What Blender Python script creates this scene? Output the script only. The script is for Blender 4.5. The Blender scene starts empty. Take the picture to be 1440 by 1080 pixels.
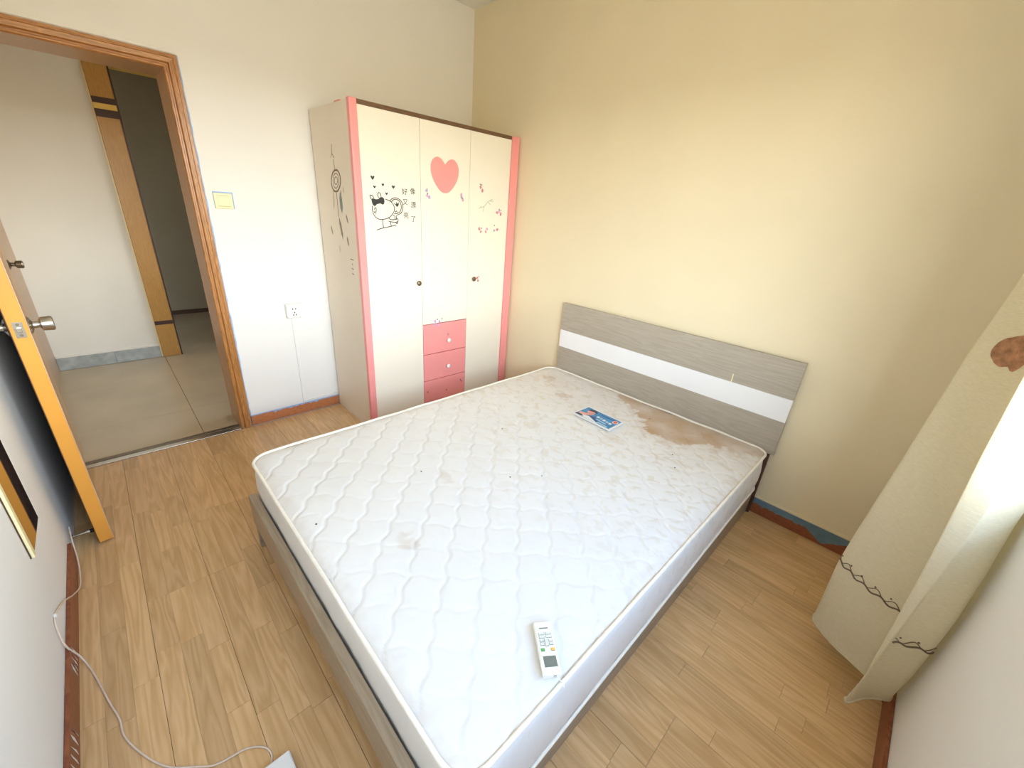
import bpy, bmesh, math, random
from mathutils import Vector, Matrix, noise
random.seed(7)
S = bpy.context.scene
COL = S.collection

# ------------------------------------------------------------------ camera
cd = bpy.data.cameras.new('camera'); cam = bpy.data.objects.new('camera', cd); COL.objects.link(cam)
cd.sensor_fit = 'HORIZONTAL'; cd.sensor_width = 36.0; cd.lens = 571.9775 / 1440 * 36.0
cd.clip_start = 0.02; cd.clip_end = 200
cam.location = (2.9294, -2.3346, 1.4661)
cam.rotation_euler = (1.168592, -0.068498, 0.802509)
S.camera = cam

# ------------------------------------------------------------------ world: bright hazy sky over warm sunlit ground
w = bpy.data.worlds.new('world'); S.world = w; w.use_nodes = True
nt = w.node_tree; nt.nodes.clear()
wo = nt.nodes.new('ShaderNodeOutputWorld'); bg = nt.nodes.new('ShaderNodeBackground')
tc = nt.nodes.new('ShaderNodeTexCoord'); sx = nt.nodes.new('ShaderNodeSeparateXYZ'); cr = nt.nodes.new('ShaderNodeValToRGB')
mr = nt.nodes.new('ShaderNodeMapRange'); mr.inputs[1].default_value = -1; mr.inputs[2].default_value = 1
nt.links.new(tc.outputs['Generated'], sx.inputs[0]); nt.links.new(sx.outputs['Z'], mr.inputs[0])
nt.links.new(mr.outputs[0], cr.inputs[0]); nt.links.new(cr.outputs[0], bg.inputs[0]); nt.links.new(bg.outputs[0], wo.inputs[0])
e = cr.color_ramp.elements
e[0].position = 0.0; e[0].color = (.15, .118, .075, 1)
e[1].position = 1.0; e[1].color = (.08, .13, .24, 1)
a = e.new(.505); a.color = (.22, .175, .115, 1)
a = e.new(.525); a.color = (1.0, .965, .90, 1)
a = e.new(.60); a.color = (.74, .80, .88, 1)
a = e.new(.75); a.color = (.205, .28, .41, 1)
bg.inputs[1].default_value = 20.0

# the window lets the sky in: a portal in the opening of the right-hand wall
pl = bpy.data.lights.new('window_portal', 'AREA'); pl.shape = 'RECTANGLE'; pl.size = 1.72; pl.size_y = 1.42
pl.cycles.is_portal = True
po = bpy.data.objects.new('window_portal', pl); COL.objects.link(po)
po.location = (3.40, -1.64, 1.57); po.rotation_euler = (math.pi/2, 0, math.pi/2)
# a portal in an unseen opening, added at the far end to light the hall
pl2 = bpy.data.lights.new('hall_portal', 'AREA'); pl2.shape = 'RECTANGLE'; pl2.size = .8; pl2.size_y = 1.0
pl2.cycles.is_portal = True
po2 = bpy.data.objects.new('hall_portal', pl2); COL.objects.link(po2)
po2.location = (-.8, 0.80, 1.5); po2.rotation_euler = (-math.pi/2, 0, 0)

S.view_settings.view_transform = 'Standard'; S.view_settings.look = 'None'
S.view_settings.exposure = 0.56; S.view_settings.gamma = 1.0; S.view_settings.use_curve_mapping = False
S.cycles.max_bounces = 8; S.cycles.diffuse_bounces = 6

# ------------------------------------------------------------------ helpers
ORG = {}
def lin(r, g, b):
    f = lambda c: (c/255/12.92) if c/255 <= .04045 else ((c/255+.055)/1.055)**2.4
    return (f(r), f(g), f(b), 1)
def empty(name, loc, rz=0, parent=None):
    o = bpy.data.objects.new(name, None); COL.objects.link(o); o.location = loc; o.rotation_euler = (0, 0, rz)
    o.empty_display_size = .1; ORG[o.name] = Vector(loc) if rz == 0 else Vector((0, 0, 0))
    return o
def tag(o, label=None, cat=None, group=None, kind=None):
    if label: o['label'] = label
    if cat: o['category'] = cat
    if group: o['group'] = group
    if kind: o['kind'] = kind
    return o
def link(name, me, m, parent=None, smooth=False):
    o = bpy.data.objects.new(name, me); COL.objects.link(o)
    if m: me.materials.append(m)
    if parent is not None:
        org = ORG.get(parent.name, Vector((0, 0, 0))); o.parent = parent; ORG[o.name] = org
        me.transform(Matrix.Translation(-org))
    else:
        vs = [v.co for v in me.vertices]
        c = Vector(((min(v.x for v in vs)+max(v.x for v in vs))/2, (min(v.y for v in vs)+max(v.y for v in vs))/2, min(v.z for v in vs)))
        me.transform(Matrix.Translation(-c)); o.location = c; ORG[o.name] = c
    if smooth:
        for p in me.polygons: p.use_smooth = True
    return o
def pyd(name, verts, faces, m, parent=None, smooth=False):
    me = bpy.data.meshes.new(name); me.from_pydata([tuple(v) for v in verts], [], faces); me.update()
    bm = bmesh.new(); bm.from_mesh(me); bmesh.ops.recalc_face_normals(bm, faces=bm.faces); bm.to_mesh(me); bm.free()
    return link(name, me, m, parent, smooth)
def frombm(name, bm, m, parent=None, smooth=False):
    me = bpy.data.meshes.new(name); bmesh.ops.recalc_face_normals(bm, faces=bm.faces); bm.to_mesh(me); bm.free()
    return link(name, me, m, parent, smooth)
def add_box(bm, lo, hi, bev=0, seg=2):
    r = bmesh.ops.create_cube(bm, size=1)
    vs = r['verts']
    for v in vs: v.co = Vector(((lo[i]+hi[i])/2 + v.co[i]*(hi[i]-lo[i]) for i in range(3)))
    if bev:
        es = list({e for v in vs for e in v.link_edges})
        bmesh.ops.bevel(bm, geom=es, offset=bev, segments=seg, profile=.5, affect='EDGES')
def box(name, lo, hi, m, parent=None, bev=0, seg=2, smooth=False):
    bm = bmesh.new(); add_box(bm, lo, hi, bev, seg)
    return frombm(name, bm, m, parent, smooth)
def boxes(name, lst, m, parent=None, bev=0):
    bm = bmesh.new()
    for lo, hi in lst: add_box(bm, lo, hi, bev)
    return frombm(name, bm, m, parent)
def add_lathe(bm, prof, c, axis, n=24):
    # prof: list of (distance along axis, radius)
    ax = Vector(axis).normalized(); u = ax.orthogonal().normalized(); v = ax.cross(u); c = Vector(c)
    rings = []
    for d, r in prof:
        rings.append([bm.verts.new(c + ax*d + (u*math.cos(2*math.pi*k/n) + v*math.sin(2*math.pi*k/n))*max(r, 1e-5)) for k in range(n)])
    for a, b in zip(rings, rings[1:]):
        for k in range(n): bm.faces.new((a[k], a[(k+1) % n], b[(k+1) % n], b[k]))
    bm.faces.new(rings[0]); bm.faces.new(rings[-1])
def lathe(name, prof, c, axis, m, parent=None, n=24):
    bm = bmesh.new(); add_lathe(bm, prof, c, axis, n)
    o = frombm(name, bm, m, parent, True)
    o.data.set_sharp_from_angle(angle=math.radians(40))
    return o
def spline(pts, n=8, closed=False):
    P = [Vector(p) for p in pts]; out = []; N = len(P)
    rng = range(N if closed else N-1)
    for i in rng:
        g = (lambda j: P[j % N]) if closed else (lambda j: P[max(0, min(N-1, j))])
        p0, p1, p2, p3 = g(i-1), g(i), g(i+1), g(i+2)
        for k in range(n):
            t = k/n
            out.append(.5*((2*p1)+(p2-p0)*t+(2*p0-5*p1+4*p2-p3)*t*t+(3*p1-p0-3*p2+p3)*t**3))
    if not closed: out.append(P[-1])
    return out
def tube(name, pts, r, m, parent=None, sides=8, closed=False):
    bm = bmesh.new(); rings = []; N = len(pts); up = Vector((0, 0, 1)); pu = None
    for i, p in enumerate(pts):
        if closed: t = pts[(i+1) % N]-pts[i-1]
        else: t = pts[min(i+1, N-1)]-pts[max(i-1, 0)]
        t = t.normalized() if t.length > 1e-9 else Vector((1, 0, 0))
        if pu is None: pu = t.orthogonal().normalized() if abs(t.z) > .95 else (up - t*up.dot(t)).normalized()
        pu = (pu - t*pu.dot(t)).normalized(); v = t.cross(pu)
        rr = r(i/(N-1)) if callable(r) else r
        rings.append([bm.verts.new(p + (pu*math.cos(2*math.pi*k/sides)+v*math.sin(2*math.pi*k/sides))*rr) for k in range(sides)])
    for i in range(N if closed else N-1):
        a, b = rings[i], rings[(i+1) % N]
        for k in range(sides): bm.faces.new((a[k], a[(k+1) % sides], b[(k+1) % sides], b[k]))
    if not closed: bm.faces.new(rings[0]); bm.faces.new(rings[-1])
    return frombm(name, bm, m, parent, True)
def plate(name, outline, to3, thick, m, parent=None):
    # flat piece with real thickness: outline (2-D) -> to3(a, b, depth)
    n = len(outline)
    vs = [to3(a, b, 0) for a, b in outline] + [to3(a, b, thick) for a, b in outline]
    fs = [tuple(range(n)), tuple(range(n, 2*n))] + [(i, (i+1) % n, n+(i+1) % n, n+i) for i in range(n)]
    return pyd(name, vs, fs, m, parent)
def strokes(name, lines, width, to3, thick, m, parent=None, smooth=5):
    vs = []; fs = []
    for L in lines:
        P = [Vector((p[0], p[1], 0)) for p in L]
        P = spline(P, smooth) if len(P) > 2 else P
        b0 = len(vs)
        for i, p in enumerate(P):
            t = (P[min(i+1, len(P)-1)]-P[max(i-1, 0)]); t = t.normalized() if t.length else Vector((1, 0, 0))
            nrm = Vector((-t.y, t.x, 0))*width/2
            for q in (p-nrm, p+nrm):
                vs.append(to3(q.x, q.y, 0)); vs.append(to3(q.x, q.y, thick))
        for i in range(len(P)-1):
            a = b0+4*i; b = a+4
            fs += [(a, b, b+2, a+2), (a+1, a+3, b+3, b+1), (a, a+1, b+1, b), (a+2, b+2, b+3, a+3)]
        last = b0+4*(len(P)-1)
        fs += [(b0, b0+2, b0+3, b0+1), (last, last+1, last+3, last+2)]
    return pyd(name, vs, fs, m, parent)

# ------------------------------------------------------------------ materials
def newmat(name):
    m = bpy.data.materials.new(name); m.use_nodes = True; n = m.node_tree
    return m, n, n.nodes['Principled BSDF']
def pmat(name, col, rough=.5, var=.05, scale=8, bump=.0, bscale=120, metal=0, spec=.5, stretch=(1, 1, 1), detail=4):
    m, n, b = newmat(name)
    t = n.nodes.new('ShaderNodeTexCoord'); mp = n.nodes.new('ShaderNodeMapping'); mp.inputs['Scale'].default_value = stretch
    geo = n.nodes.new('ShaderNodeNewGeometry'); n.links.new(geo.outputs['Position'], mp.inputs[0])
    ns = n.nodes.new('ShaderNodeTexNoise'); ns.inputs['Scale'].default_value = scale; ns.inputs['Detail'].default_value = detail
    n.links.new(mp.outputs[0], ns.inputs[0])
    rp = n.nodes.new('ShaderNodeValToRGB'); r = rp.color_ramp.elements
    r[0].position = .3; r[1].position = .7
    r[0].color = tuple(c*(1-var) for c in col[:3])+(1,); r[1].color = tuple(min(1, c*(1+var)) for c in col[:3])+(1,)
    n.links.new(ns.outputs[0], rp.inputs[0]); n.links.new(rp.outputs[0], b.inputs['Base Color'])
    b.inputs['Roughness'].default_value = rough; b.inputs['Metallic'].default_value = metal
    b.inputs['Specular IOR Level'].default_value = spec
    if bump:
        n2 = n.nodes.new('ShaderNodeTexNoise'); n2.inputs['Scale'].default_value = bscale; n2.inputs['Detail'].default_value = 3
        n.links.new(mp.outputs[0], n2.inputs[0])
        bp = n.nodes.new('ShaderNodeBump'); bp.inputs['Strength'].default_value = bump; bp.inputs['Distance'].default_value = .004
        n.links.new(n2.outputs[0], bp.inputs['Height']); n.links.new(bp.outputs[0], b.inputs['Normal'])
    return m
def wood(name, cols, stretch, scale=6, rough=.35, bump=.08, rnd=False, spec=.5, tone=.18):
    m, n, b = newmat(name)
    geo = n.nodes.new('ShaderNodeNewGeometry'); mp = n.nodes.new('ShaderNodeMapping'); mp.inputs['Scale'].default_value = stretch
    src = geo.outputs['Position']
    if rnd:
        oi = n.nodes.new('ShaderNodeObjectInfo'); vm = n.nodes.new('ShaderNodeVectorMath'); vm.operation = 'MULTIPLY_ADD'
        cx = n.nodes.new('ShaderNodeCombineXYZ')
        for k in range(3): n.links.new(oi.outputs['Random'], cx.inputs[k])
        n.links.new(cx.outputs[0], vm.inputs[0]); vm.inputs[1].default_value = (37, 19, 53); n.links.new(src, vm.inputs[2]); src = vm.outputs[0]
    n.links.new(src, mp.inputs[0])
    ns = n.nodes.new('ShaderNodeTexNoise'); ns.inputs['Scale'].default_value = scale; ns.inputs['Detail'].default_value = 3
    ns.inputs['Distortion'].default_value = .35
    n.links.new(mp.outputs[0], ns.inputs[0])
    # rings: contour lines of the noise field give the cathedral grain
    mu = n.nodes.new('ShaderNodeMath'); mu.operation = 'MULTIPLY'; mu.inputs[1].default_value = 9; n.links.new(ns.outputs[0], mu.inputs[0])
    fr = n.nodes.new('ShaderNodeMath'); fr.operation = 'PINGPONG'; fr.inputs[1].default_value = .5; n.links.new(mu.outputs[0], fr.inputs[0])
    m2 = n.nodes.new('ShaderNodeMath'); m2.operation = 'MULTIPLY'; m2.inputs[1].default_value = 2; n.links.new(fr.outputs[0], m2.inputs[0])
    fine = n.nodes.new('ShaderNodeTexNoise'); fine.inputs['Scale'].default_value = scale*7; n.links.new(mp.outputs[0], fine.inputs[0])
    mx = n.nodes.new('ShaderNodeMix'); mx.inputs[0].default_value = .45; n.links.new(m2.outputs[0], mx.inputs[2]); n.links.new(fine.outputs[0], mx.inputs[3])
    rp = n.nodes.new('ShaderNodeValToRGB'); r = rp.color_ramp.elements
    r[0].position = .15; r[1].position = .85; r[0].color = cols[0]; r[1].color = cols[1]
    n.links.new(mx.outputs[0], rp.inputs[0]); out = rp.outputs[0]
    if rnd:
        hs = n.nodes.new('ShaderNodeHueSaturation'); mrr = n.nodes.new('ShaderNodeMapRange')
        mrr.inputs[3].default_value = 1-tone; mrr.inputs[4].default_value = 1+tone
        n.links.new(oi.outputs['Random'], mrr.inputs[0]); n.links.new(mrr.outputs[0], hs.inputs['Value'])
        n.links.new(out, hs.inputs['Color']); out = hs.outputs[0]
    n.links.new(out, b.inputs['Base Color'])
    b.inputs['Roughness'].default_value = rough; b.inputs['Specular IOR Level'].default_value = spec
    bp = n.nodes.new('ShaderNodeBump'); bp.inputs['Strength'].default_value = bump; bp.inputs['Distance'].default_value = .002
    n.links.new(fine.outputs[0], bp.inputs['Height']); n.links.new(bp.outputs[0], b.inputs['Normal'])
    return m
M = {}
M['white_wall'] = pmat('white_wall_paint', (.87, .86, .83, 1), .75, .01, 3, .06, 160)
M['beige_wall'] = pmat('beige_wall_paint', lin(231, 218, 186), .7, .02, 3, .06, 160)
M['ceiling'] = pmat('ceiling_paint', (.82, .81, .76, 1), .85, .015, 3, .05, 140)
M['floor_base'] = pmat('floor_joint', lin(90, 62, 40), .8, .1)
M['plank'] = wood('oak_laminate', (lin(200, 160, 110), lin(222, 186, 138)), (.7, 7.5, 1), 1.6, .30, .05, rnd=True, tone=.10)
M['tile'] = pmat('beige_floor_tile', lin(192, 176, 146), .22, .06, 2.5, .02, 30, detail=6)
M['grout'] = pmat('tile_grout', lin(110, 95, 75), .9, .1)
M['skirt'] = pmat('grey_marble_tile', lin(168, 172, 168), .3, .2, 18, .03, 40, detail=8)
M['casing_v'] = wood('stained_casing_upright', (lin(142, 90, 42), lin(204, 146, 84)), (18, 18, .9), 4, .3, .08)
M['casing_h'] = wood('stained_casing_head', (lin(142, 90, 42), lin(204, 146, 84)), (18, .9, 18), 4, .3, .08)
M['jamb'] = wood('stained_jamb', (lin(178, 138, 92), lin(206, 168, 120)), (10, 10, .6), 4, .35, .05)
M['door_edge'] = pmat('orange_varnish', lin(226, 158, 66), .35, .04, 6, .03, 60)
M['door_back'] = wood('dark_veneer', (lin(70, 44, 30), lin(104, 68, 44)), (12, 12, .7), 4, .4, .06)
M['door_front'] = wood('pale_veneer', (lin(196, 160, 130), lin(214, 182, 152)), (12, 12, .7), 4, .4, .05)
M['base_wood'] = wood('baseboard_brown', (lin(176, 104, 62), lin(206, 138, 92)), (1.2, 1.2, 16), 5, .4, .05)
M['base_dark'] = wood('baseboard_red_brown', (lin(122, 66, 40), lin(158, 92, 58)), (1.2, 1.2, 16), 5, .4, .05)
M['blue_film'] = pmat('blue_film', lin(146, 186, 232), .5, .12, 30)
M['blue_tape'] = pmat('blue_tape', lin(102, 132, 150), .5, .12, 30)
M['cream'] = pmat('cream_lacquer', lin(243, 237, 222), .32, .015, 4)
M['side_cream'] = pmat('cream_side_laminate', lin(236, 226, 208), .45, .02, 4)
M['pink'] = pmat('pink_lacquer', lin(246, 158, 156), .35, .02, 5)
M['brown_edge'] = wood('wardrobe_top_edge', (lin(92, 66, 46), lin(124, 92, 64)), (14, 1, 14), 4, .5, .05)
M['bronze'] = pmat('antique_bronze', lin(128, 116, 98), .35, .15, 60, metal=.85)
M['chrome'] = pmat('brushed_steel', lin(200, 196, 188), .25, .05, 60, metal=1)
M['white_plastic'] = pmat('white_plastic', (.86, .86, .84, 1), .35, .01, 10)
M['cream_plastic'] = pmat('cream_plastic', lin(240, 228, 180), .35, .02, 10)
M['dark'] = pmat('dark_rubber', (.02, .02, .02, 1), .6, .1)
M['ink'] = pmat('black_ink', (.03, .028, .026, 1), .6, .1)
M['ink_brown'] = pmat('brown_ink', lin(112, 92, 72), .6, .1)
M['grey_ash'] = wood('grey_ash_laminate', (lin(164, 154, 138), lin(178, 169, 154)), (.6, 10, 10), 2.2, .45, .05)
M['grey_rail'] = wood('grey_brown_rail', (lin(150, 134, 112), lin(174, 157, 134)), (10, .6, 10), 2.5, .45, .05)
M['grey_rail_x'] = wood('grey_brown_foot_rail', (lin(152, 136, 114), lin(172, 155, 132)), (.6, 10, 10), 2.5, .45, .05)
M['white_band'] = pmat('white_gloss_band', (.86, .86, .86, 1), .2, .01, 6)
M['dark_leg'] = pmat('dark_brown_leg', lin(84, 56, 40), .5, .12, 20)
M['ledge'] = pmat('rail_top', lin(158, 146, 118), .45, .05, 14)
M['hall_wall'] = pmat('hall_paint', (.82, .79, .70, 1), .8, .02, 3, .05, 150)
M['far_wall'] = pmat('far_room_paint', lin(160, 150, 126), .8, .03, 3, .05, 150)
M['pilaster'] = wood('honey_casing', (lin(172, 124, 56), lin(192, 146, 74)), (14, 14, .7), 4, .35, .05)
M['pilaster_band'] = pmat('dark_band', lin(66, 38, 30), .4, .1, 20)
M['pilaster_gold'] = pmat('gold_band', lin(226, 190, 92), .35, .06, 20)
M['mirror'] = pmat('tinted_mirror', (.36, .34, .33, 1), .015, .0, 2, metal=1)
M['cable'] = pmat('pale_cable', lin(226, 208, 190), .5, .05, 30)
M['lcd'] = pmat('lcd_grey', lin(122, 128, 118), .25, .08, 40)
M['green_btn'] = pmat('green_button', lin(96, 180, 92), .4, .04)
M['yellow_btn'] = pmat('yellow_button', lin(250, 196, 84), .4, .04)
M['grey_btn'] = pmat('grey_button', lin(226, 226, 214), .45, .03)
M['btn_line'] = pmat('button_outline', lin(120, 122, 112), .5, .05)
M['remote'] = pmat('remote_shell', lin(246, 246, 236), .3, .01)
M['leaf_brown'] = pmat('brown_leaf_print', lin(166, 120, 86), .8, .35, 60, detail=6)
M['label_blue'] = pmat('label_blue', lin(66, 140, 190), .4, .18, 30)
M['label_navy'] = pmat('label_navy', lin(36, 84, 140), .4, .15, 30)
M['label_skin'] = pmat('label_skin', lin(232, 168, 152), .4, .08, 40)
M['label_hair'] = pmat('label_hair', lin(60, 62, 74), .4, .15, 40)
M['label_red'] = pmat('label_red', lin(222, 96, 66), .4, .1, 40)
M['label_pale'] = pmat('label_pale', lin(176, 206, 214), .4, .12, 60)
M['paper'] = pmat('label_white', (.84, .84, .84, 1), .4, .02)
M['st0'] = pmat('sticker_lilac', lin(186, 168, 200), .5, .2, 200)
M['st1'] = pmat('sticker_orchid', lin(214, 164, 204), .5, .2, 200)
M['st2'] = pmat('sticker_rose', lin(212, 136, 146), .5, .2, 200)
M['twig'] = pmat('sticker_sage', lin(196, 204, 180), .5, .1, 100)
M['fth0'] = pmat('feather_teal', lin(128, 146, 138), .6, .15, 120)
M['fth1'] = pmat('feather_pale', lin(206, 196, 178), .6, .1, 120)
M['fth2'] = pmat('feather_grey', lin(146, 136, 122), .6, .15, 120)
M['fth3'] = pmat('feather_olive', lin(168, 160, 128), .6, .12, 120)
M['hall_tan'] = wood('hall_tan_veneer', (lin(176, 148, 120), lin(192, 164, 136)), (12, 12, .7), 4, .4, .05)
M['upvc'] = pmat('white_window_frame', (.8, .8, .8, 1), .35, .01)
M['sill'] = pmat('pale_stone_sill', lin(226, 220, 206), .35, .08, 30)

def glass():
    m, n, b = newmat('window_glass'); n.nodes.remove(b)
    out = n.nodes['Material Output']; tr = n.nodes.new('ShaderNodeBsdfTransparent'); gl = n.nodes.new('ShaderNodeBsdfGlossy')
    gl.inputs['Roughness'].default_value = .02; lw = n.nodes.new('ShaderNodeLayerWeight'); pw = n.nodes.new('ShaderNodeMath'); pw.operation = 'POWER'; pw.inputs[1].default_value = 5
    n.links.new(lw.outputs['Facing'], pw.inputs[0]); fs = n.nodes.new('ShaderNodeMath'); fs.operation = 'MULTIPLY_ADD'; fs.inputs[1].default_value = .6; fs.inputs[2].default_value = .03
    n.links.new(pw.outputs[0], fs.inputs[0])
    mx = n.nodes.new('ShaderNodeMixShader'); n.links.new(fs.outputs[0], mx.inputs[0]); n.links.new(tr.outputs[0], mx.inputs[1]); n.links.new(gl.outputs[0], mx.inputs[2])
    tr.inputs[0].default_value = (.95, .97, .96, 1); n.links.new(mx.outputs[0], out.inputs[0]); return m
M['glass'] = glass()
def curtain_mat():
    m, n, b = newmat('cream_linen'); out = n.nodes['Material Output']
    geo = n.nodes.new('ShaderNodeNewGeometry'); mp = n.nodes.new('ShaderNodeMapping'); mp.inputs['Scale'].default_value = (60, 60, 420)
    n.links.new(geo.outputs['Position'], mp.inputs[0])
    ns = n.nodes.new('ShaderNodeTexNoise'); ns.inputs['Scale'].default_value = 1.2; n.links.new(mp.outputs[0], ns.inputs[0])
    rp = n.nodes.new('ShaderNodeValToRGB'); rp.color_ramp.elements[0].color = lin(220, 211, 184); rp.color_ramp.elements[1].color = lin(234, 226, 202)
    rp.color_ramp.elements[0].position = .3; rp.color_ramp.elements[1].position = .7
    n.links.new(ns.outputs[0], rp.inputs[0]); n.links.new(rp.outputs[0], b.inputs['Base Color']); b.inputs['Roughness'].default_value = .85
    b.inputs['Specular IOR Level'].default_value = .15
    bp = n.nodes.new('ShaderNodeBump'); bp.inputs['Strength'].default_value = .35; bp.inputs['Distance'].default_value = .002
    n.links.new(ns.outputs[0], bp.inputs['Height']); n.links.new(bp.outputs[0], b.inputs['Normal'])
    tl = n.nodes.new('ShaderNodeBsdfTranslucent'); tl.inputs[0].default_value = lin(250, 236, 180)
    mx = n.nodes.new('ShaderNodeMixShader'); mx.inputs[0].default_value = .24
    n.links.new(b.outputs[0], mx.inputs[1]); n.links.new(tl.outputs[0], mx.inputs[2]); n.links.new(mx.outputs[0], out.inputs[0]); return m
M['curtain'] = curtain_mat()
def mattress_mat(name, stain):
    m, n, b = newmat(name)
    geo = n.nodes.new('ShaderNodeNewGeometry'); mp = n.nodes.new('ShaderNodeMapping'); n.links.new(geo.outputs['Position'], mp.inputs[0])
    mp.inputs['Rotation'].default_value = (0, 0, .15); mp.inputs['Scale'].default_value = (1, 1.6, 1)
    ns = n.nodes.new('ShaderNodeTexNoise'); ns.inputs['Scale'].default_value = 17; ns.inputs['Detail'].default_value = 3; ns.inputs['Distortion'].default_value = .8
    n.links.new(mp.outputs[0], ns.inputs[0])
    rp = n.nodes.new('ShaderNodeValToRGB'); r = rp.color_ramp.elements
    r[0].position = .38; r[1].position = .46; r[0].color = (1, 1, 1, 1); r[1].color = (0, 0, 0, 1)
    n.links.new(ns.outputs[0], rp.inputs[0])
    sp = n.nodes.new('ShaderNodeSeparateXYZ'); n.links.new(geo.outputs['Position'], sp.inputs[0])
    wr = n.nodes.new('ShaderNodeMapRange'); wr.inputs[1].default_value = -1.55; wr.inputs[2].default_value = -.75; wr.inputs[3].default_value = .12; wr.inputs[4].default_value = 1
    n.links.new(sp.outputs['Y'], wr.inputs[0])
    mm = n.nodes.new('ShaderNodeMath'); mm.operation = 'MULTIPLY'; n.links.new(rp.outputs[0], mm.inputs[0]); n.links.new(wr.outputs[0], mm.inputs[1])
    cm = n.nodes.new('ShaderNodeMix'); cm.data_type = 'RGBA'; n.links.new(mm.outputs[0], cm.inputs[0])
    cm.inputs[6].default_value = lin(234, 233, 230); cm.inputs[7].default_value = lin(224, 218, 206); out = cm.outputs[2]
    if stain:
        at = n.nodes.new('ShaderNodeAttribute'); at.attribute_name = 'stain'
        mx = n.nodes.new('ShaderNodeMix'); mx.data_type = 'RGBA'; n.links.new(at.outputs['Fac'], mx.inputs[0])
        n.links.new(out, mx.inputs[6]); mx.inputs[7].default_value = lin(174, 128, 54); out = mx.outputs[2]
    n.links.new(out, b.inputs['Base Color']); b.inputs['Roughness'].default_value = .48; b.inputs['Specular IOR Level'].default_value = .5
    b.inputs['Sheen Weight'].default_value = .15
    bp = n.nodes.new('ShaderNodeBump'); bp.inputs['Strength'].default_value = .14; bp.inputs['Distance'].default_value = .005
    n.links.new(ns.outputs[0], bp.inputs['Height']); n.links.new(bp.outputs[0], b.inputs['Normal']); return m
M['ticking'] = mattress_mat('quilted_ticking', True)
M['ticking_side'] = mattress_mat('mattress_side_ticking', False)
M['piping'] = pmat('white_piping', lin(246, 240, 226), .5, .04, 40)
BUNNY_LINES = [[(-1.144, 1.439), (-1.146, 1.418), (-1.141, 1.396), (-1.126, 1.377), (-1.102, 1.368), (-1.075, 1.37), (-1.044, 1.38), (-1.02, 1.4), (-1.007, 1.422), (-1.008, 1.443), (-1.019, 1.461), (-1.037, 1.472), (-1.062, 1.479)], [(-1.135, 1.479), (-1.146, 1.472), (-1.153, 1.48), (-1.156, 1.49), (-1.15, 1.494), (-1.14, 1.491), (-1.133, 1.481)], [(-1.103, 1.483), (-1.109, 1.497), (-1.105, 1.507), (-1.099, 1.511), (-1.091, 1.505), (-1.088, 1.489)], [(-1.033, 1.469), (-1.022, 1.482), (-1.0, 1.49), (-0.977, 1.486), (-0.958, 1.472), (-0.949, 1.45), (-0.953, 1.425), (-0.967, 1.406), (-0.992, 1.396)], [(-1.025, 1.464), (-1.014, 1.477), (-0.994, 1.482), (-0.975, 1.476), (-0.963, 1.46), (-0.96, 1.439), (-0.969, 1.418), (-0.987, 1.406), (-1.009, 1.402)], [(-1.006, 1.461), (-0.992, 1.45), (-0.976, 1.459)], [(-0.992, 1.467), (-0.989, 1.448)], [(-0.978, 1.467), (-0.987, 1.448)], [(-1.001, 1.411), (-0.994, 1.419), (-0.989, 1.411)], [(-1.016, 1.394), (-1.006, 1.389), (-1.005, 1.373)], [(-0.996, 1.395), (-0.996, 1.375)], [(-1.045, 1.379), (-1.039, 1.372), (-1.019, 1.369), (-0.997, 1.373), (-0.988, 1.376), (-0.984, 1.368), (-0.988, 1.36), (-1.002, 1.356), (-1.029, 1.357), (-1.048, 1.36)], [(-1.002, 1.356), (-0.993, 1.347), (-0.986, 1.359)], [(-1.085, 1.368), (-1.085, 1.343), (-1.082, 1.323)], [(-1.035, 1.355), (-1.032, 1.333)], [(-1.126, 1.309), (-1.094, 1.319), (-1.047, 1.329), (-0.997, 1.34)], [(-1.133, 1.419), (-1.129, 1.43), (-1.122, 1.423), (-1.125, 1.409), (-1.134, 1.404), (-1.137, 1.412)], [(-1.127, 1.4), (-1.124, 1.396)]]
BUNNY_FILLS = [[(-1.148, 1.472), (-1.141, 1.478), (-1.129, 1.477), (-1.12, 1.474), (-1.105, 1.477), (-1.096, 1.486), (-1.082, 1.489), (-1.07, 1.482), (-1.068, 1.465), (-1.072, 1.452), (-1.082, 1.448), (-1.094, 1.454), (-1.107, 1.451), (-1.117, 1.448), (-1.124, 1.44), (-1.134, 1.438), (-1.143, 1.446), (-1.147, 1.46)], [(-0.998, 1.453), (-0.989, 1.462), (-0.977, 1.452), (-0.989, 1.44)]]
MINI_HEARTS = [(-1.134, 1.584, 0.012444444444444444), (-1.125, 1.538, 0.008555555555555554), (-1.073, 1.553, 0.008555555555555554), (-1.008, 1.547, 0.010888888888888889), (-1.053, 1.508, 0.008555555555555554)]
GLYPHS = [(-0.934, 1.525), (-0.879, 1.531), (-0.932, 1.469), (-0.877, 1.456), (-0.93, 1.394), (-0.879, 1.376)]
CATCHER_RING = [(0.38, 1.557), (0.374, 1.543), (0.365, 1.529), (0.352, 1.518), (0.337, 1.508), (0.32, 1.502), (0.303, 1.5), (0.287, 1.502), (0.272, 1.507), (0.261, 1.516), (0.253, 1.528), (0.25, 1.542), (0.252, 1.557), (0.258, 1.572), (0.268, 1.585), (0.281, 1.597), (0.297, 1.606), (0.314, 1.611), (0.33, 1.613), (0.346, 1.611), (0.36, 1.605), (0.371, 1.596), (0.378, 1.585), (0.381, 1.572), (0.38, 1.557)]
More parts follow.
